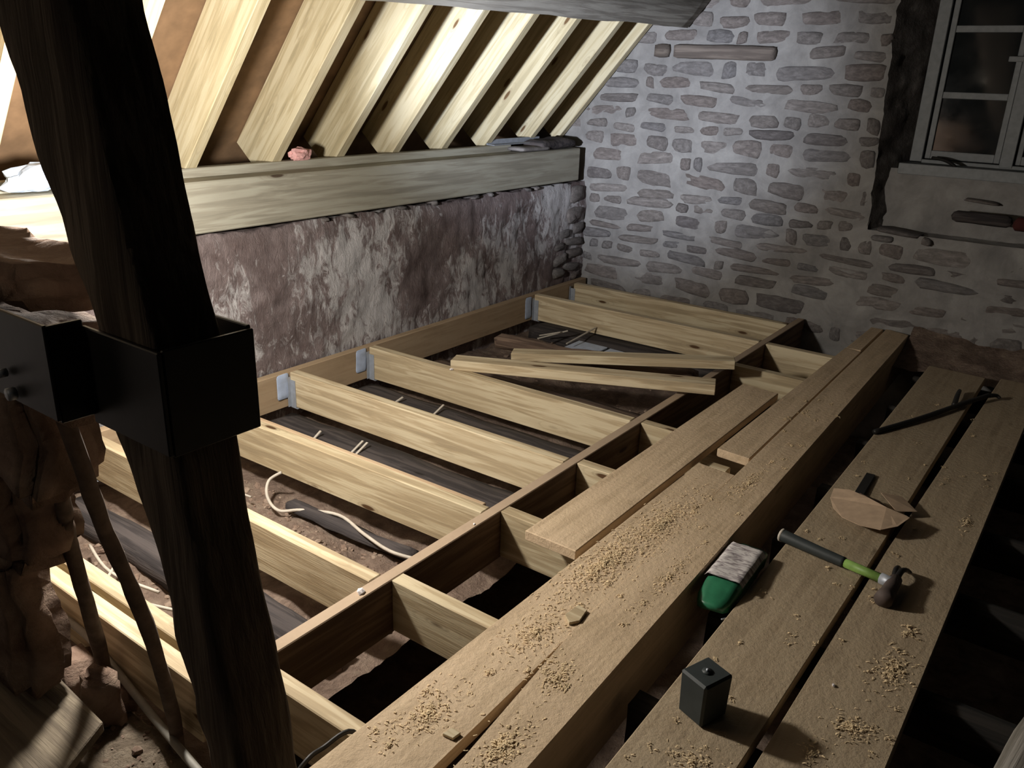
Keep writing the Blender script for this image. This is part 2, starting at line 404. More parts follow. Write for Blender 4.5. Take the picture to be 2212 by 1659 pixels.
# left (knee) wall
def knee(yv, t):
    # t 0..1.3 climbs the face, then runs back over the top
    H = 1.55
    top = -.752 + .012*noise.noise(Vector((yv*5, 0, 0))) - .02*max(0, noise.noise(Vector((yv*11, 3, 0))))
    n = lambda p: .018*noise.noise(p*3.2)+.014*noise.noise(p*9)+.007*noise.noise(p*24)
    if t <= H:
        zz = -2.3+t; p = Vector((0, yv, zz)); k = 1-max(0, (t-H+.06)/.06)
        return Vector((-3.405+n(p)*k-.02*(1-k), yv, min(zz, top)))
    return Vector((-3.405-(t-H), yv, top+n(Vector((t, yv, 0)))*.6))
wall_left = grid_wall('wall_left', rng(-.9, 5.70, .022), rng(0, 2.1, .022), knee, PLASTER)
tag(wall_left, kind='structure', label='low eaves wall with flaking limewash over pinkish plaster')
R = random.Random(11)
for (yy, zz, w, h) in ((5.52, -.84, .19, .13), (5.48, -.99, .20, .13), (5.55, -1.10, .14, .09), (5.37, -1.12, .15, .07), (5.50, -1.20, .25, .07),
                       (5.30, -1.22, .13, .08), (5.52, -1.29, .22, .09), (5.31, -1.32, .16, .08), (5.48, -1.39, .18, .08), (5.30, -1.42, .15, .09), (5.55, -1.47, .12, .06)):
    put_stone(-3.43+R.uniform(0, .012), yy, zz, w*1.2, .09, h*1.25, wall_left, R.uniform(-.25, .1), 'X')
for i in range(8):      # small pinning stones along the wall head
    yy = 3.0+i*.3+R.uniform(-.12, .12)
    put_stone(-3.44, yy, -.755, R.uniform(.04, .12), .08, R.uniform(.025, .04), wall_left, R.uniform(-.2, .2), 'X')
# the floor seen between the joists: rubble on the old ceiling below
def floor_fn(x, yv):
    p = Vector((x, yv, 0))
    lump = .035*noise.noise(p*3.5)+.02*noise.noise(p*9)+.010*noise.noise(p*25)
    near = max(0, min(1, (1.5-yv)/.5))
    return Vector((x, yv, -1.80+lump))
floor_o = grid_wall('floor', rng(-3.5, -1.60, .025), rng(-.6, 5.66, .025), floor_fn, DIRT)
tag(floor_o, kind='structure', label='rubble and dirt lying between the joists')
fl2 = grid_wall('floor', rng(-3.5, 1.6, .08), rng(-.6, 5.66, .08), lambda x, yv: Vector((x, yv, -2.25+.03*noise.noise(Vector((x*3, yv*3, 0))))), DIRT)
tag(fl2, kind='structure', label='dark void floor below the planks')
# ceiling: sarking behind rafters.  slope data
SL = math.atan(1.146); U = Vector((math.cos(SL), 0, math.sin(SL))); NN = Vector((math.sin(SL), 0, -math.cos(SL)))
def rbase(yv): return Vector((-2.96, yv, .335-.03*(5.6-yv)))       # a point on the rafter's lower face
bm = bmesh.new(); vs = []
for yv in (-.9, 5.72):
    b0 = rbase(yv)-NN*.265
    vs.append([bm.verts.new(b0+U*s-NN*d) for s in (-1.5, 1.9) for d in (0, .02)])
a, b = vs
for q in ((a[0], a[2], b[2], b[0]), (a[1], b[1], b[3], a[3]), (a[0], b[0], b[1], a[1]), (a[2], a[3], b[3], b[2]), (a[0], a[1], a[3], a[2]), (b[0], b[2], b[3], b[1])): bm.faces.new(q)
ceil_o = link('ceiling', mesh_of(bm, 'ceiling'), FELT); tag(ceil_o, kind='structure', label='brown sarking behind the rafters')
# window
win = empty('window_1', (-1.165, 5.92, -.43)); tag(win, kind='structure', label='white casement window in stone recess, dark night panes')
def wb(name, x0, x1, y0, y1, z0, z1, mat=WHITE, label=None, bev=.003):
    o = box(name, x0, x1, y0, y1, z0, z1, mat, label, bev=bev); o.parent = win
    o.matrix_basis = Matrix.Translation(-win.location) @ o.matrix_basis; return o
wb('frame', -1.175, -1.105, 5.90, 5.99, -.43, .80); wb('frame', -.67, -.60, 5.895, 5.99, -.43, .80); wb('frame', -.12, -.05, 5.90, 5.99, -.43, .80)
wb('frame', -1.105, -.12, 5.90, 5.99, -.45, -.415); wb('frame', -1.105, -.12, 5.90, 5.99, .75, .80)
for (xa, xb) in ((-1.095, -.675), (-.595, -.13)):
    wb('sash', xa, xa+.032, 5.925, 5.965, -.41, .74); wb('sash', xb-.032, xb, 5.925, 5.965, -.41, .74)
    wb('sash', xa+.032, xb-.032, 5.925, 5.965, -.41, -.36); wb('sash', xa+.032, xb-.032, 5.925, 5.965, .69, .74)
    for zz in (.345, -.03): wb('glazing_bar', xa+.032, xb-.032, 5.93, 5.96, zz-.019, zz+.019)
    for z0, z1 in ((-.36, -.049), (-.011, .326), (.364, .69)): wb('pane', xa+.032, xb-.032, 5.944, 5.949, z0, z1, GLASS, bev=0)
wb('handle', -.745, -.655, 5.895, 5.912, .166, .196); 
wb('sill', -1.20, .04, 5.74, 5.93, -.50, -.435)
t = tube('casement_stay', [(-1.04, 5.87, -.40), (-.97, 5.84, -.405), (-.90, 5.80, -.43), (-.85, 5.76, -.475)], .010, DARKM,
         'black iron casement stay lying across white window sill', 'window stay')
# ================================================================== ROOF TIMBERS
RY = [(.50, 1), (.96, 2), (1.42, 3), (1.88, 4), (2.335, 5), (2.84, 6), (3.29, 7), (3.745, 8), (4.205, 9), (4.67, 10), (5.19, 11), (5.598, 12)]
RLAB = {12: 'pale pine rafter tight against the gable wall', 11: 'second pine rafter out from the gable wall, foot behind the metal offcut',
        10: 'third pine rafter out from the gable wall', 9: 'fourth pine rafter out from the gable wall', 8: 'fifth pine rafter out from the gable wall',
        7: 'pine rafter just right of the pink paper scrap', 6: 'pine rafter just left of the pink paper scrap',
        5: 'knotty pale rafter beside the dark post, nearest one right of it', 4: 'overlit pine rafter left of the dark post, nearest the post',
        3: 'overlit rafter left of the post, one bay from it', 2: 'overlit rafter left of the post, two bays from it', 1: 'leftmost pine rafter beyond the post'}
for yv, i in RY:
    b0 = rbase(yv)
    dp = .262; c = b0-NN*dp/2
    s0, s1 = -1.07, 1.6
    timber('rafter', c+U*s0, c+U*s1, .062 if i > 4 else .06, dp, RAFT, RLAB[i], 'rafter', 'new roof rafters', up=-NN)
# purlin
u2 = U; pl_a = Vector((-2.665, 0, 0))
pa = Vector((-2.665, -.7, .325-.023*(5.65+.7))); pb = Vector((-2.665, 5.63, .325))
cw = .27; thk = .20
timber('purlin', pa+U*cw/2-NN*thk/2, pb+U*cw/2-NN*thk/2, cw, thk, PURL, 'heavy grey old oak purlin crossing under the rafters', 'purlin', rough=.008, seg=.12, up=-NN)
# wall plate
timber('wall_plate', (-3.475, -.8, -.617), (-3.475, 5.52, -.617), .15, .235, PLATE, 'thick squared timber wall plate on top of the eaves wall', 'beam', bev=.006)
timber('plate_batten', (-3.585, -.8, -.50), (-3.585, 4.85, -.50), .06, .085, PLATE, 'light batten lying along the back of the wall plate', 'batten')
# ================================================================== FLOOR FRAME
ZT = -1.5; D = .19
timber('ledger', (-3.36, .9, ZT-D/2), (-3.36, 5.62, ZT-D/2), .048, D, EDGE, 'long ledger joist fixed along the foot of the eaves wall', 'joist')
timber('trimmer', (-1.609, 1.12, ZT-.1), (-1.609, 5.62, ZT-.1), .046, .20, TRIM, 'long trimmer joist running to the gable, dividing the floor bays', 'joist')
JL = [(.965, 'front pine joist of the close pair beyond the post, overlooking the debris', -1.64, -2.9), (1.040, 'rear pine joist of the close pair beyond the post', -1.64, -3.33),
      (1.575, 'pine joist passing behind the post, bay with bare rubble beyond it', -1.634, -3.33), (2.10, 'pine joist bordering the wire and rubble bay, doubled top edge', -1.634, -3.33),
      (2.665, 'pine joist with a ringed round knot, in blue-smeared hanger', -1.634, -3.33), (3.24, 'pine joist with dark knots carrying the loose board end', -1.634, -3.33),
      (4.915, 'pine joist second from the gable wall, above dark old timber', -1.634, -3.33), (5.415, 'pine joist nearest the gable wall', -1.634, -3.305)]
for yv, lab, xr, xl in JL:
    timber('joist', (xl, yv+.0, ZT-D/2), (xr, yv+(.025 if yv in (2.665, 3.24) else 0)+(.04 if yv == 2.10 else 0), ZT-D/2), .053, D, PINE, lab, 'joist', 'joists left of the trimmer')
timber('packing_strip', (-3.25, 2.150, ZT-.03), (-1.67, 2.180, ZT-.03), .022, .05, EDGE, 'thin old strip along the back of the doubled joist', 'strip')
JR = [(1.09, 'short joist beyond trimmer, nearest the camera, cable over it'), (1.625, 'short dusty joist between the two big dark floor boxes'), (2.195, 'short joist at the near end of the short plank'),
      (2.72, 'short joist stub beyond trimmer by middle of short plank'), (3.28, 'short joist stub under far half of short plank'), (3.05, 'pale short joist inside the hole between the planks'),
      (4.38, 'short joist by the loose board ends'), (4.90, 'short joist beyond trimmer, nearest the gable wall')]
for yv, lab in JR:
    xl = -1.586 if yv != 3.05 else -1.16
    timber('joist', (xl, yv, ZT-D/2-.001), (-1.07, yv, ZT-D/2-.001), .053, D, PINE, lab, 'joist', 'short joists right of the trimmer')
for yv, lab in ((2.665, 'galvanised hanger holding the ringed-knot joist on the ledger'), (3.24, 'galvanised hanger at ledger end of the dark-knot joist'),
                (4.915, 'galvanised hanger at ledger end of second joist from gable'), (5.415, 'galvanised hanger at ledger end of joist nearest gable'), (1.575, 'galvanised hanger on ledger beyond the dark post')):
    h = empty('joist_hanger', (-3.33, yv, ZT-.1)); tag(h, lab, 'bracket', 'galvanised joist hangers')
    for s in (-1, 1):
        box('flange', 0, .003, s*.030-.003 if s > 0 else s*.030-.022+.003, s*.030+.022 if s > 0 else s*.030+.003, -.09, .075, GALV, parent=h, bev=0)
        box('strap', 0, .040, s*.0285-.001, s*.0285+.001, -.093, .06, GALV, parent=h, bev=0)
    box('seat', 0, .05, -.03, .03, -.096, -.093, GALV, parent=h, bev=0)
# blue sealant smears near two hangers
# planks on top
ZP = -1.46
prism('plank', [(-1.398, 2.057), (-1.191, 2.055), (-1.188, 3.965), (-1.383, 3.985)], -1.498, ZP, DUSTY, 'short wide plank lying over the joists right of the trimmer', 'plank')
prism('plank', [(-1.178, .55), (-.94, .55), (-.958, 1.10), (-.972, 1.7), (-.999, 2.935), (-1.160, 2.948)], -1.498, ZP, DUSTY, 'wide plank thick with wood shavings, a small dark gap at its side', 'plank')
prism('plank', [(-1.158, 3.13), (-1.012, 3.12), (-1.052, 4.97), (-1.150, 5.01)], -1.498, ZP, DUSTY, 'plank beyond the square hole, running on to the gable', 'plank')
prism('plank', [(-1.150, 5.02), (-1.062, 5.02), (-1.075, 5.6), (-1.150, 5.6)], -1.498, ZP-.004, DUSTY, 'small plank end against the gable beside heavy beam', 'plank')
prism('floor_beam', [(-.905, .55), (-.775, .55), (-.79, 1.2), (-.91, 5.55), (-1.058, 5.6), (-1.0, 3.0), (-.975, 1.7), (-.922, 1.15)], -1.70, ZP+.002, DUSTY, 'heavy long beam with a deep shadowed right side, running to the gable', 'beam')
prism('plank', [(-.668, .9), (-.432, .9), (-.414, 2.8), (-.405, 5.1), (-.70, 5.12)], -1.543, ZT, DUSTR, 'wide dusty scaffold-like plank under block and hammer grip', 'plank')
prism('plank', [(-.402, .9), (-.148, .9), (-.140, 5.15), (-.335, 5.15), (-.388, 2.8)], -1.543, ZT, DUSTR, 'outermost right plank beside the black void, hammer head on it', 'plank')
XL = {1.10: 'nearest', 1.66: 'second nearest', 2.17: 'third nearest', 2.74: 'fourth nearest', 3.26: 'fifth nearest', 3.85: 'sixth nearest', 4.42: 'seventh nearest', 5.0: 'farthest'}
for yv, wrd in XL.items():
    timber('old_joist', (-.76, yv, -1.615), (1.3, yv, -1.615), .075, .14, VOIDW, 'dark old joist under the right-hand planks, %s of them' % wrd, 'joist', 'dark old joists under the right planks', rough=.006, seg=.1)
# loose boards across the trimmer
timber('loose_board', (-2.745, 3.275, -1.474), (-1.455, 3.795, -1.444), .105, .055, PINE, 'new pale board lying loose at an angle across the trimmer', 'board')
timber('loose_board', (-2.60, 3.62, -1.485), (-1.51, 4.17, -1.425), .095, .048, PINE, 'browner board partly hidden behind the pale loose board', 'board')
# old timbers under the joists
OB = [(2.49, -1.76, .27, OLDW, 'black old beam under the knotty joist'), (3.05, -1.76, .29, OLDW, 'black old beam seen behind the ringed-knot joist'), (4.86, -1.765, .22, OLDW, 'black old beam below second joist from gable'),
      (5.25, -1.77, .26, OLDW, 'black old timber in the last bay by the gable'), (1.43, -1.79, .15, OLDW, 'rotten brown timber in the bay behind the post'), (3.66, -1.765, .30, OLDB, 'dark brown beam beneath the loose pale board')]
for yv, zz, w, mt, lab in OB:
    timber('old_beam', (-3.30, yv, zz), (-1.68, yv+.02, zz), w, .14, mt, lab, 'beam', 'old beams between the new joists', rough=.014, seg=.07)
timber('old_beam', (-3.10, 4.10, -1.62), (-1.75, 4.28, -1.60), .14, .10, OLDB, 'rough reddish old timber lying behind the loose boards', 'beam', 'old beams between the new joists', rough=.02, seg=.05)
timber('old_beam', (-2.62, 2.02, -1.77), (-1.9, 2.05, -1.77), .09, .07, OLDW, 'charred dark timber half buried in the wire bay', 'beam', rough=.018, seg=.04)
prism('lit_room_panel', [(-2.85, 4.50), (-2.62, 4.50), (-2.62, 4.76), (-2.85, 4.76)], -1.735, -1.72, BLUELIT, 'pale blue panel added for the lit room seen below joists, left piece', 'board')  # added panels imitate the lit room seen through the old ceiling
prism('lit_room_panel', [(-2.60, 4.48), (-2.25, 4.44), (-2.25, 4.74), (-2.60, 4.76)], -1.738, -1.723, BLUELIT, 'pale blue panel added for the lit room seen below joists, right piece', 'board')
LT = [((-3.02, 4.49, -1.68), (-2.86, 4.62, -1.62), 'pale lath splinter left of the blue panels'), ((-3.05, 4.56, -1.68), (-2.88, 4.56, -1.62), 'short lath splinter by the hanger'), ((-2.79, 4.50, -1.67), (-2.79, 4.88, -1.64), 'thin stick rising beside the blue panels'),
      ((-2.94, 2.95, -1.70), (-2.92, 3.06, -1.66), 'lath end nearer the ledger, beyond ringed-knot joist'), ((-2.67, 2.99, -1.70), (-2.68, 3.12, -1.66), 'double lath end beyond the ringed-knot joist'), ((-2.91, 2.40, -1.70), (-2.91, 2.47, -1.66), 'lath end nearer ledger, beyond doubled joist'),
      ((-2.66, 2.41, -1.70), (-2.67, 2.52, -1.66), 'double lath end beyond the doubled joist'), ((-2.63, 2.41, -1.70), (-2.64, 2.52, -1.66), 'lath end right beside the double lath')]
for a_, b_, lab in LT: timber('lath', a_, b_, .012, .007, WIRE, lab, 'lath', 'lath ends poking through old ceiling', bev=.001)
tube('wire', [(-2.70, 2.06, -1.66), (-2.74, 2.02, -1.70), (-2.69, 1.97, -1.74), (-2.58, 1.94, -1.755), (-2.50, 2.0, -1.75), (-2.33, 2.05, -1.735), (-2.14, 2.01, -1.735), (-1.98, 1.99, -1.74), (-1.86, 2.02, -1.745)],
     .007, WIRE, 'pale twisted wire on the rubble between two joists', 'wire')
tube('wire', [(-2.75, 1.93, -1.745), (-2.95, 1.90, -1.74), (-3.1, 1.88, -1.75)], .005, WIRE, 'short pale wire end near the post on rubble', 'wire')
for i, pts in enumerate([[(-2.9, 1.30, -1.745), (-2.6, 1.22, -1.70), (-2.4, 1.28, -1.73)], [(-2.75, 1.35, -1.74), (-2.55, 1.18, -1.69), (-2.5, 1.12, -1.72)], [(-3.0, 1.2, -1.74), (-2.7, 1.14, -1.70), (-2.45, 1.2, -1.735), (-2.2, 1.3, -1.745)]]):
    tube('twig', pts, .006, WIRE, ['dry twig left of the post, longest curve', 'dry twig left of the post, short bent one', 'dry twig on rubble right behind the rods'][i], 'twig', 'dry twigs on the rubble')
# rubble fragments between joists
FR = rocky('fragment', (.16, .10, .08), (.28, .2, .15), (.40, .31, .24), 20, bs=.8)
bm = bmesh.new(); R = random.Random(3)
def lump(bm, p, s, R):
    vs = bmesh.ops.create_icosphere(bm, subdivisions=1, radius=1)['verts']
    q = Matrix.Rotation(R.uniform(0, 6), 3, 'Z') @ Matrix.Rotation(R.uniform(-.5, .5), 3, 'X')
    sc = Vector((s*R.uniform(.7, 1.5), s*R.uniform(.6, 1.2), s*R.uniform(.3, .7)))
    for v in vs: v.co = Vector(p)+q @ Vector((v.co.x*sc.x*R.uniform(.75, 1.2), v.co.y*sc.y*R.uniform(.75, 1.2), v.co.z*sc.z))
for i in range(900):
    bay = R.choice([(1.1, 1.5), (1.1, 1.5), (1.65, 2.08), (1.65, 2.08), (1.65, 2.08), (3.6, 4.8)])
    x, yv = R.uniform(-3.2, -1.68), R.uniform(*bay)
    lump(bm, floor_fn(x, yv), R.choice([.006, .008, .012, .02]), R)
tag(link('rubble', mesh_of(bm, 'rubble'), FR), 'loose crumbs of rubble scattered between the joists', 'rubble', kind='stuff')
# ================================================================== POST, BRACKET, MASONRY
PR = [(.9, -1.86, -1.40), (.5, -1.74, -1.36), (.08, -1.575, -1.315), (-.03, -1.53, -1.290), (-.13, -1.505, -1.268), (-.20, -1.478, -1.254), (-.27, -1.443, -1.242), (-.35, -1.408, -1.222), (-.43, -1.375, -1.204),
      (-.60, -1.368, -1.183), (-.66, -1.342, -1.174), (-.73, -1.319, -1.168), (-.89, -1.272, -1.142), (-1.03, -1.243, -1.122), (-1.12, -1.215, -1.106), (-1.29, -1.193, -1.083), (-1.5, -1.155, -1.05), (-1.79, -1.11, -1.0)]
def lerp_tab(tab, z, k):
    for (z0, *a), (z1, *b) in zip(tab, tab[1:]):
        if z1 <= z <= z0: f = (z0-z)/(z0-z1); return a[k]*(1-f)+b[k]*f
    return tab[-1][k+1]
bm = bmesh.new(); rings = []; zz = .9; 
prof = [(1, 0), (.75, 0), (.5, 0), (.25, 0), (.06, 0), (0, .12), (0, .4), (0, .7), (.08, 1), (.35, 1), (.65, 1), (.94, 1), (1, .93), (1, .7), (1, .45), (1, .2)]
while zz > -1.80:
    xl, xr = lerp_tab(PR, zz, 0), lerp_tab(PR, zz, 1); ring = []
    for k, (u, v) in enumerate(prof):
        x = xl+(xr-xl)*u; yv = .687+.128*v
        s = Vector((x*9, yv*9, zz*3.0)); am = .004 if u > .9 else .009
        nv = noise.noise_vector(s)*am + noise.noise_vector(s*3.2)*.004
        if u < .1: nv += noise.noise_vector(Vector((k*.3, 1, zz*14)))*.006
        ring.append(bm.verts.new((x+nv.x, yv+nv.y, zz)))
    rings.append(ring); zz -= .025
for a, b in zip(rings, rings[1:]):
    n = len(prof)
    for k in range(n): bm.faces.new((a[k], a[(k+1) % n], b[(k+1) % n], b[k]))
bm.faces.new(rings[0]); bm.faces.new(rings[-1][::-1])
post = link('post', mesh_of(bm, 'post', True), POSTW); tag(post, 'dark hewn oak post leaning across the left foreground', 'post')
br = empty('steel_bracket', (-1.17, .674, -.61)); tag(br, 'black steel collar plate wrapped round the dark post', 'bracket')
def bp(name, x0, x1, y0, y1, z0=-.607, z1=-.427, **k):
    o = box(name, x0, x1, y0, y1, z0, z1, STEEL, bev=.002, **k); o.matrix_basis = Matrix.Translation(-br.location) @ o.matrix_basis; o.parent = br; return o
bp('front_plate', -1.395, -1.165, .670, .679); bp('side_plate', -1.173, -1.164, .679, .852, -.610, -.425); bp('back_plate', -1.42, -1.173, .844, .853, -.61, -.42)
bp('return_plate', -1.398, -1.389, .612, .672, -.590, -.415)
bp('arm_plate', -2.4, -1.389, .605, .613, -.585, -.413)
tube('bolt', [(-1.53, .602, -.565), (-1.53, .588, -.565)], .012, GALV, parent=br, cr=False).matrix_basis = Matrix.Translation(Vector((-1.53, .595, -.565))-br.location)
tube('bolt', [(-1.55, .602, -.53), (-1.55, .588, -.53)], .008, GALV, parent=br, cr=False).matrix_basis = Matrix.Translation(Vector((-1.55, .595, -.53))-br.location)
ms = empty('broken_masonry', (-1.9, .75, -1.3)); tag(ms, 'broken stub of brown layered masonry held by the black bracket, left edge', 'masonry')
def mp(*a, **k):
    o = rough_box('stone', *a, REDST, **k); o.matrix_basis = Matrix.Translation(-ms.location) @ o.matrix_basis; o.parent = ms; return o
mp(-2.6, -1.60, .66, .86, -.445, -.355, amp=.022, seg=.025, seed=4, fs=10, tilt=.03)
mp(-2.6, -1.57, .63, .84, -.53, -.44, amp=.02, seg=.025, seed=8, fs=10, tilt=.09)
mp(-2.6, -1.44, .63, .83, -.61, -.52, amp=.02, seg=.03, seed=14, fs=9, tilt=.07)
mp(-2.6, -1.71, .66, .85, -.90, -.62, amp=.030, seg=.03, seed=21, fs=7)
mp(-2.6, -1.90, .68, .84, -1.16, -.88, amp=.035, seg=.03, seed=33, fs=7)
mp(-2.6, -1.97, .66, .80, -1.55, -1.14, amp=.03, seg=.03, seed=41, fs=7)
tube('old_rod', [(-1.64, .72, -.62), (-1.625, .74, -.80), (-1.655, .78, -.98), (-1.640, .82, -1.18), (-1.62, .84, -1.36), (-1.70, .90, -1.62), (-1.71, .905, -1.75)], (.019, .018), ROD,
     'bent brown rod nearer the post, standing on debris', 'rod', 'bent brown rods', wob=.2)
tube('old_rod', [(-1.80, .75, -.72), (-1.80, .76, -.84), (-1.86, .79, -.98), (-1.93, .82, -1.15), (-1.945, .84, -1.33), (-2.03, .89, -1.56), (-2.05, .90, -1.75)], (.017, .021), ROD,
     'bent brown rod further from the post, beside masonry stub', 'rod', 'bent brown rods', wob=.2)
# debris ground in the bottom left corner
def deb(x, yv):
    p = Vector((x, yv, 3)); e = max(0, min(1, (.945-yv)/.03))
    return Vector((x, yv, -1.79+e*.07+.03*noise.noise(p*5)+.018*noise.noise(p*14)+.007*noise.noise(p*40)))
dg = grid_wall('debris_bed', rng(-2.7, -1.15, .018), rng(.3, .945, .018), deb, rocky('dust', (.16, .12, .09), (.28, .22, .16), (.40, .33, .25), 14, bs=1.0, bd=.02)); tag(dg, 'dusty debris heap in the bottom left corner', 'debris', kind='stuff')
prism('old_board', [(-2.40, .79), (-2.22, .79), (-1.795, .765), (-1.70, .60), (-1.76, .40), (-2.7, .25), (-2.75, .70)], -1.61, -1.58, CORN, 'old grey-brown splintered board in the bottom left corner', 'board')
rough_box('broken_block', -2.02, -1.90, .80, .88, -1.75, -1.56, REDST, .02, .025, 'upright broken lump of stone beside the corner board', 'stone', rot=.3)
rough_box('broken_block', -2.24, -2.08, .80, .93, -1.76, -1.63, REDST, .02, .025, 'larger crumbly lump under the grey conduit', 'stone', rot=-.2)
rough_box('broken_block', -2.06, -1.93, .86, .94, -1.76, -1.66, REDST, .02, .025, 'dusty lump at the foot of the rods', 'stone', rot=.5)
tube('conduit', [(-2.50, .86, -1.60), (-2.347, .912, -1.585), (-2.21, .93, -1.60), (-2.065, .925, -1.63), (-1.80, .90, -1.67), (-1.51, .86, -1.67)], .011, CONC, 'grey conduit pipe running diagonally through the debris', 'pipe')
tube('cable', [(-2.5, .60, -1.55), (-2.36, .72, -1.54), (-2.26, .78, -1.52), (-2.19, .79, -1.545), (-2.22, .74, -1.565), (-2.24, .60, -1.565)], .006, DARKM, 'dark looped cable on the corner board', 'cable')
tube('cable', [(-1.23, .80, -1.60), (-1.222, .93, -1.50), (-1.222, .995, -1.495), (-1.20, 1.07, -1.49), (-1.17, 1.12, -1.62)], .006, DARKM, 'black cable end over the nearest short joist at bottom edge', 'cable')
R = random.Random(9)
for i, (x, yv, s, lab) in enumerate([(-1.92, .74, .018, 'pale square chip on the debris by the corner board'), (-1.78, .83, .022, 'flat tile chip at the rod foot'), (-1.62, .72, .02, 'pebble right of the conduit near the post'),
                                     (-1.70, .62, .016, 'small pale shard on debris, bottom edge'), (-1.5, .80, .02, 'small shard against the conduit end'), (-1.85, .62, .014, 'small shard beside the tip of the corner board')]):
    bm = bmesh.new(); lump(bm, (0, 0, 0), s, R); o = link('shard', mesh_of(bm, 'shard'), FR, None, Matrix.Translation(deb(x, yv)+Vector((0, 0, s*.3)))); tag(o, lab, 'stone', 'shards on the debris')
bm = bmesh.new()
for i in range(700): lump(bm, deb(R.uniform(-2.6, -1.2), R.uniform(.35, .93)), R.choice([.003, .005, .008]), R)
tag(link('debris_crumbs', mesh_of(bm, 'crumbs'), FR), 'crumbs in the corner debris', 'rubble', kind='stuff')
# ================================================================== THINGS ON THE WALL PLATE
mt = empty('metal_offcut', (-3.60, 4.95, -.455)); tag(mt, 'bright metal angle offcut on the far end of the wall plate', 'metal strip')
box('upright', -.02, -.014, -.30, .33, .0, .035, GALV, parent=mt, bev=.001); box('flange', -.02, .05, -.30, .33, -.001, .004, GALV, parent=mt, bev=.001)
rough_box('old_cloth', -3.62, -3.42, 5.05, 5.50, -.497, -.43, OLDW, .012, .03, 'dark crumpled bundle on the wall plate by the gable', 'bundle')
rough_box('stone_slab', -3.56, -3.42, 4.80, 5.15, -.497, -.465, STONE, .006, .03, 'flat grey slate on the wall plate before the bundle', 'stone')
def crumple(name, c, s, mat, label, cat, seed, flat=.7):
    bm = bmesh.new(); bmesh.ops.create_icosphere(bm, subdivisions=3, radius=1)
    for v in bm.verts:
        d = 1+.45*noise.noise(v.co*1.6+Vector((seed, 0, 0)))+.25*noise.noise(v.co*4+Vector((0, seed, 0)))
        v.co = Vector((v.co.x*s[0]*d, v.co.y*s[1]*d, max(v.co.z*d, -flat)*s[2]))
    o = link(name, mesh_of(bm, name), mat, None, Matrix.Translation(c)); return tag(o, label, cat)
crumple('paper_scrap', (-3.56, 2.98, -.43), (.035, .07, .04), PINK, 'crumpled pink paper scrap on the wall plate', 'paper', 2)
crumple('plastic_sheet', (-3.50, 1.60, -.45), (.06, .12, .06), PLAST, 'crumpled pale blue plastic on the wall plate, left edge', 'plastic', 5)
# timber set into the gable
EMB = wood('embedded_oak', (.21, .175, .15), (.14, .115, .10), (.04, .03, .03), .3, bs=.9, rough=.95)
timber('embedded_timber', (-2.760, 5.64, .190), (-2.035, 5.64, .180), .07, .090, EMB, 'long old brown timber set flat into the gable stonework', 'timber', rough=.008, seg=.03)
timber('embedded_timber', (-2.905, 5.64, .193), (-2.790, 5.64, .192), .07, .088, EMB, 'short broken piece left of the long timber in the gable', 'timber', rough=.006, seg=.03)
# hole and red scrap under the window
rough_box('dark_recess_stone', -.83, -.50, 5.60, 5.66, -.74, -.67, OLDW, .01, .03, 'blackened stone below the window, right edge', 'stone')
rough_box('red_rag', -.50, -.38, 5.58, 5.62, -.75, -.67, plain('red_rag', (.06, .012, .01), .9), .01, .02, 'dull red rag on the wall, right edge', 'rag')
# heap of rubble at the wall foot
def heap(x, yv):
    t = max(0, min(1, (yv-5.15-.12*noise.noise(Vector((x*3, 0, 0))))/.5)); p = Vector((x, yv, 0))
    return Vector((x, yv, -1.56+.13*t**1.5+.03*noise.noise(p*5)+.012*noise.noise(p*16)))
hp = grid_wall('rubble_heap', rng(-.90, 1.3, .025), rng(5.14, 5.63, .025), heap, DIRT); tag(hp, 'reddish rubble banked along the foot of the gable wall', 'rubble', kind='stuff')
# ================================================================== TOOLS AND SMALL THINGS
ham = empty('hammer', (-.49, 2.57, ZT)); tag(ham, 'hammer with black grip and green shaft lying across two planks', 'hammer')
def hp_(o, c): o.parent = ham; o.matrix_basis = Matrix.Translation(Vector(c)-ham.location); return o
def tb(name, pts, r, mat, **k):
    o = tube(name, pts, r, mat, **k); hp_(o, o.matrix_basis.translation.copy()); return o
tb('grip', [(-.695, 2.628, -1.478), (-.66, 2.62, -1.477), (-.56, 2.602, -1.478), (-.475, 2.588, -1.478)], (.023, .018), BLACKR, sides=12)
tb('grip_cap', [(-.703, 2.630, -1.478), (-.695, 2.628, -1.478)], .024, WIRE, sides=12, cr=False)
tb('shaft', [(-.478, 2.588, -1.478), (-.33, 2.556, -1.474)], .0155, GREENS, sides=10, cr=False)
tb('head', [(-.318, 2.44, -1.474), (-.318, 2.47, -1.474), (-.317, 2.475, -1.474), (-.316, 2.52, -1.473), (-.314, 2.58, -1.472)], (.028, .020), RUSTM, sides=14, cr=False)
tb('claw', [(-.314, 2.575, -1.470), (-.31, 2.62, -1.462), (-.30, 2.66, -1.47), (-.288, 2.69, -1.49)], (.013, .004), DARKM)
tb('claw', [(-.318, 2.575, -1.470), (-.325, 2.62, -1.462), (-.325, 2.66, -1.47), (-.32, 2.69, -1.49)], (.011, .004), DARKM)
tb('socket', [(-.355, 2.561, -1.474), (-.305, 2.549, -1.472)], .019, GALV, sides=8, cr=False)
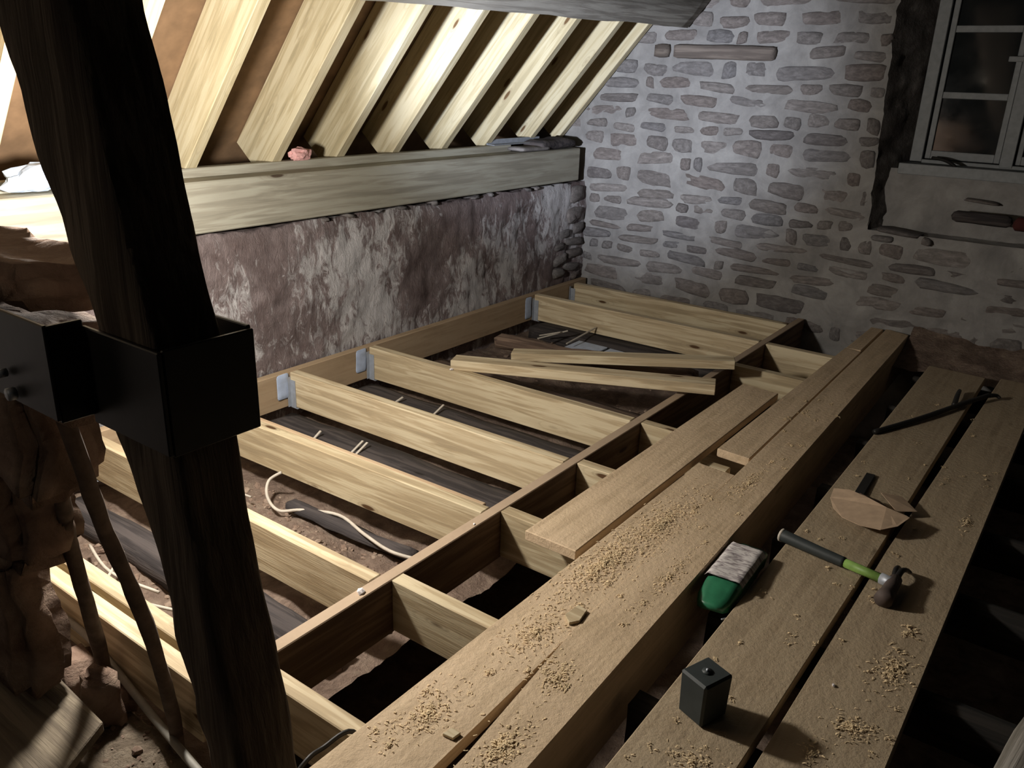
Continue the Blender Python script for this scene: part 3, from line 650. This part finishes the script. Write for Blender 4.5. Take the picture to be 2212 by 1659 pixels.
# black block
bk_ = empty('rubber_block', (-.568, 1.668, ZT)); bk_.rotation_euler = (0, 0, math.radians(-20)); tag(bk_, 'upright black square block standing on the plank near the camera', 'block')
bm = box_bm(.086, .098, .126, .006)
for v in bm.verts:
    if v.co.z < 0: v.co.x *= .94; v.co.y *= .94
link('body', mesh_of(bm, 'body'), BLACKR, bk_, Matrix.Translation((0, 0, .0635)))
tube('stud', [(0, 0, .0), (0, 0, .003)], .014, BLACKR, parent=bk_, cr=False).matrix_basis = Matrix.Translation((0, 0, .1275))
tube('pin', [(0, 0, .0), (0, 0, .006)], .004, GALV, parent=bk_, cr=False).matrix_basis = Matrix.Translation((0, 0, .131))
# packet
pk = empty('packet', (-.748, 2.285, -1.512)); pk.rotation_euler = (math.radians(-1), 0, math.radians(3)); tag(pk, 'green film packet with a white paper label wedged between beam and plank', 'packet')
bm = bmesh.new(); sec = [(-.185, .022, .010, .016), (-.175, .040, .006, .020), (-.14, .053, .0, .030), (-.09, .058, .0, .044), (0, .059, 0, .050), (.09, .059, .0, .050), (.15, .058, .0, .046), (.185, .058, .0, .034), (.215, .057, .012, .030)]
rings = []
for (yy, hw, zb, zt) in sec:
    ring = []
    for u, v in ((-1, 0), (-1, .6), (-.86, .92), (-.5, 1.0), (0, 1.03), (.5, 1.0), (.86, .92), (1, .6), (1, 0), (0, 0)):
        ring.append(bm.verts.new((u*hw+.002*noise.noise(Vector((u*3, yy*30, v))), yy, zb-.012+(zt+.012-zb)*v+.005*noise.noise(Vector((u*6, yy*25, 2))))))
    rings.append(ring)
for a, b in zip(rings, rings[1:]):
    n = len(a)
    for k in range(n): bm.faces.new((a[k], a[(k+1) % n], b[(k+1) % n], b[k]))
bm.faces.new(rings[0]); bm.faces.new(rings[-1][::-1])
link('wrapper', mesh_of(bm, 'wrapper', True), GREEN, pk)
bm = bmesh.new(); pr = []
for i in range(9):
    yy = -.075+i*.03; row = []
    for k in range(11):
        u = -1.03+k*.206; zt = .051 if abs(u) < .95 else .036
        row.append(bm.verts.new((u*.062, yy+.008*noise.noise(Vector((u, 3, 0))), zt+.004+.0035*noise.noise(Vector((u*3, yy*20, 7))))))
    pr.append(row)
for a, b in zip(pr, pr[1:]):
    for k in range(10): bm.faces.new((a[k], a[k+1], b[k+1], b[k]))
link('paper_label', mesh_of(bm, 'paper_label', True), LABEL, pk)
tube('band', [(.05, -.21, .0), (.065, -.17, -.01), (.06, -.13, -.03)], .0025, GALV, parent=pk)
# flat pieces
def sheet(name, pts, mat, label, cat, th=.002, parent=None):
    bm = bmesh.new(); c = sum((Vector(p) for p in pts), Vector())/len(pts)
    t_ = [bm.verts.new(Vector(p)-c) for p in pts]; b_ = [bm.verts.new(Vector(p)-c-Vector((0, 0, th))) for p in pts]; n = len(pts)
    bm.faces.new(t_); bm.faces.new(b_[::-1])
    for i in range(n): bm.faces.new((t_[i], b_[i], b_[(i+1) % n], t_[(i+1) % n]))
    o = link(name, mesh_of(bm, name), mat, parent, Matrix.Translation(c)); return tag(o, label, cat)
cb = empty('cardboard_scrap', (-.52, 2.98, ZT)); tag(cb, 'torn brown cardboard scrap bridging the gap between two planks', 'cardboard')
def cbp(nm, pts, mat=CARD):
    o = sheet(nm, pts, mat, None, None); o.matrix_basis = Matrix.Translation(-cb.location) @ o.matrix_basis; o.parent = cb
cbp('leaf', [(-.66, 3.10, -1.470), (-.652, 3.03, -1.478), (-.62, 2.96, -1.482), (-.57, 2.90, -1.478), (-.50, 2.865, -1.470), (-.43, 2.86, -1.460), (-.385, 2.91, -1.452), (-.365, 3.0, -1.450), (-.38, 3.01, -1.450), (-.45, 3.02, -1.446), (-.52, 3.05, -1.444), (-.60, 3.10, -1.456)])
cbp('flap', [(-.56, 3.075, -1.446), (-.45, 3.02, -1.446), (-.42, 3.06, -1.480), (-.50, 3.15, -1.490)], OLDB)
cbp('flap', [(-.50, 3.15, -1.455), (-.42, 3.06, -1.470), (-.36, 3.12, -1.475), (-.43, 3.20, -1.470)])
timber('metal_rule', (-.575, 3.11, -1.490), (-.588, 3.38, -1.494), .034, .006, DARKM, 'short dark flat metal strip sticking out from the cardboard', 'metal strip', bev=.001)
cr = empty('crowbar', (-.5, 4.3, ZT)); tag(cr, 'dark crowbar lying diagonally over two planks near the gable', 'crowbar')
for nm, pts, r in (('shank', [(-.69, 3.84, -1.488), (-.56, 4.15, -1.485), (-.44, 4.48, -1.482), (-.34, 4.70, -1.47)], .012), ('claw', [(-.46, 4.46, -1.482), (-.47, 4.60, -1.475), (-.475, 4.70, -1.478)], (.014, .010)), ('tip', [(-.34, 4.70, -1.47), (-.31, 4.74, -1.475), (-.29, 4.74, -1.485)], (.013, .007))):
    o = tube(nm, pts, r, DARKM); c0 = o.matrix_basis.translation.copy(); o.parent = cr; o.matrix_basis = Matrix.Translation(c0-cr.location)
prism('wood_chip', [(-1.027, 1.733), (-.996, 1.708), (-.978, 1.735), (-.988, 1.792), (-1.022, 1.797)], ZP, ZP+.010, PINE, 'five-sided wood offcut on the beam, centre of shavings', 'offcut', bev=.001)
prism('wood_chip', [(-1.003, 1.168), (-.974, 1.172), (-.971, 1.197), (-.998, 1.197)], ZP, ZP+.008, PINE, 'small pale square wood chip near the camera', 'offcut', bev=.001)
for x, yv, zz, s, lab in ((-1.61, 1.49, ZT, .012, 'pale pebble on the trimmer by the second floor box'), (-1.60, 2.03, ZT, .006, 'tiny pale crumb on the trimmer'), (-2.36, 1.60, ZT, .009, 'pale crumb on top of the joist behind post'),
                          (-.33, 1.98, ZT, .007, 'tiny white pebble on the outermost plank'), (-2.72, 3.23, ZT, .012, 'shiny fixing on the dark-knot joist by the loose board')):
    bm = bmesh.new(); lump(bm, (0, 0, 0), s, R); tag(link('pebble', mesh_of(bm, 'pebble'), PAPER, None, Matrix.Translation((x, yv, zz+s*.4))), lab, 'pebble', 'pale crumbs')
timber('leaning_timber', (.045, 1.60, -1.545), (.13, 2.05, -1.42), .09, .05, GREYW, 'pale grey timber end at the bottom right corner', 'timber', rough=.006, seg=.05)
# blue sealant
for i, (yv, dz) in enumerate(((2.64, 0), (3.20, 0), (4.87, -.03))):
    o = rough_box('sealant_smear', -3.337, -3.326, yv-.09, yv-.01, -1.64+dz, -1.50+dz*.3, plain('sealant%d' % i, (.42, .50, .66), .5), .004, .015,
                  ['pale blue smear on ledger by the ringed-knot joist', 'pale blue smear on ledger by the dark-knot joist', 'pale blue smear on ledger by second joist from gable'][i], 'smear')
# ================================================================== SHAVINGS
def shavings(name, label, clusters, zf, seed, box_lim):
    R = random.Random(seed); bm = bmesh.new()
    for cx, cy, rx, ry, n, sz in clusters:
        for _ in range(n):
            a, rr = R.uniform(0, 6.283), abs(R.gauss(0, .55))
            x, yv = cx+math.cos(a)*rr*rx, cy+math.sin(a)*rr*ry
            if not box_lim(x, yv): continue
            L, w_ = sz*R.uniform(.5, 1.6), sz*R.uniform(.15, .4); th = R.uniform(0, 6.283); cu = R.uniform(.1, .5)*L
            dx, dy = Vector((math.cos(th), math.sin(th), 0)), Vector((-math.sin(th), math.cos(th), 0))
            dz = Vector((0, 0, 1)); c = Vector((x, yv, zf+.001+R.uniform(0, .004)*(1-min(1, rr))))
            row = []
            for s in (-1, -.3, .4, 1):
                p = c+dx*s*L/2+dz*cu*(1-s*s)*.6+dy*.1*L*s*s
                row.append((bm.verts.new(p-dy*w_/2), bm.verts.new(p+dy*w_/2+dz*R.uniform(-.2, .3)*w_)))
            for q, r_ in zip(row, row[1:]): bm.faces.new((q[0], r_[0], r_[1], q[1]))
    me = bpy.data.meshes.new(name); bm.to_mesh(me); bm.free()
    tag(link(name, me, SHAV), label, 'shavings', kind='stuff')
R0 = random.Random(2)
cl = [(-1.08, 2.05, .10, .35, 1100, .009), (-1.05, 2.4, .10, .35, 900, .009), (-1.08, 1.2, .07, .14, 300, .008), (-.87, 1.22, .06, .14, 420, .010), (-.90, 1.5, .05, .1, 260, .009), (-.93, 2.9, .05, .3, 260, .009), (-.88, 2.1, .05, .3, 260, .009), (-1.05, 1.62, .09, .2, 400, .008)]
cl += [(R0.uniform(-1.15, -.85), R0.uniform(1.0, 4.0), .02, .03, 18, .009) for _ in range(40)]
shavings('wood_shavings', 'pale wood shavings strewn over the wide plank and heavy beam', cl, ZP, 1, lambda x, y: -1.165 < x < -.81 and y < 5 and not (x < -1.0 and 2.93 < y < 3.14))
cl = [(-.22, 2.15, .05, .12, 260, .010), (-.25, 1.85, .05, .05, 200, .010), (-.22, 2.35, .03, .05, 40, .012), (-.2, 3.2, .02, .08, 50, .012), (-.30, 1.7, .04, .06, 60, .009)]
cl += [(R0.uniform(-.37, -.16), R0.uniform(1.4, 4.5), .015, .02, 8, .009) for _ in range(30)]
shavings('wood_shavings', 'pale wood shavings on the outermost right plank', cl, ZT, 2, lambda x, y: -.375 < x < -.15)
cl = [(-.52, 1.5, .1, .1, 160, .008)] + [(R0.uniform(-.65, -.42), R0.uniform(1.3, 4.5), .015, .02, 7, .009) for _ in range(36)]
shavings('wood_shavings', 'pale wood shavings on the plank under the black block', cl, ZT, 3, lambda x, y: -.66 < x < -.41)
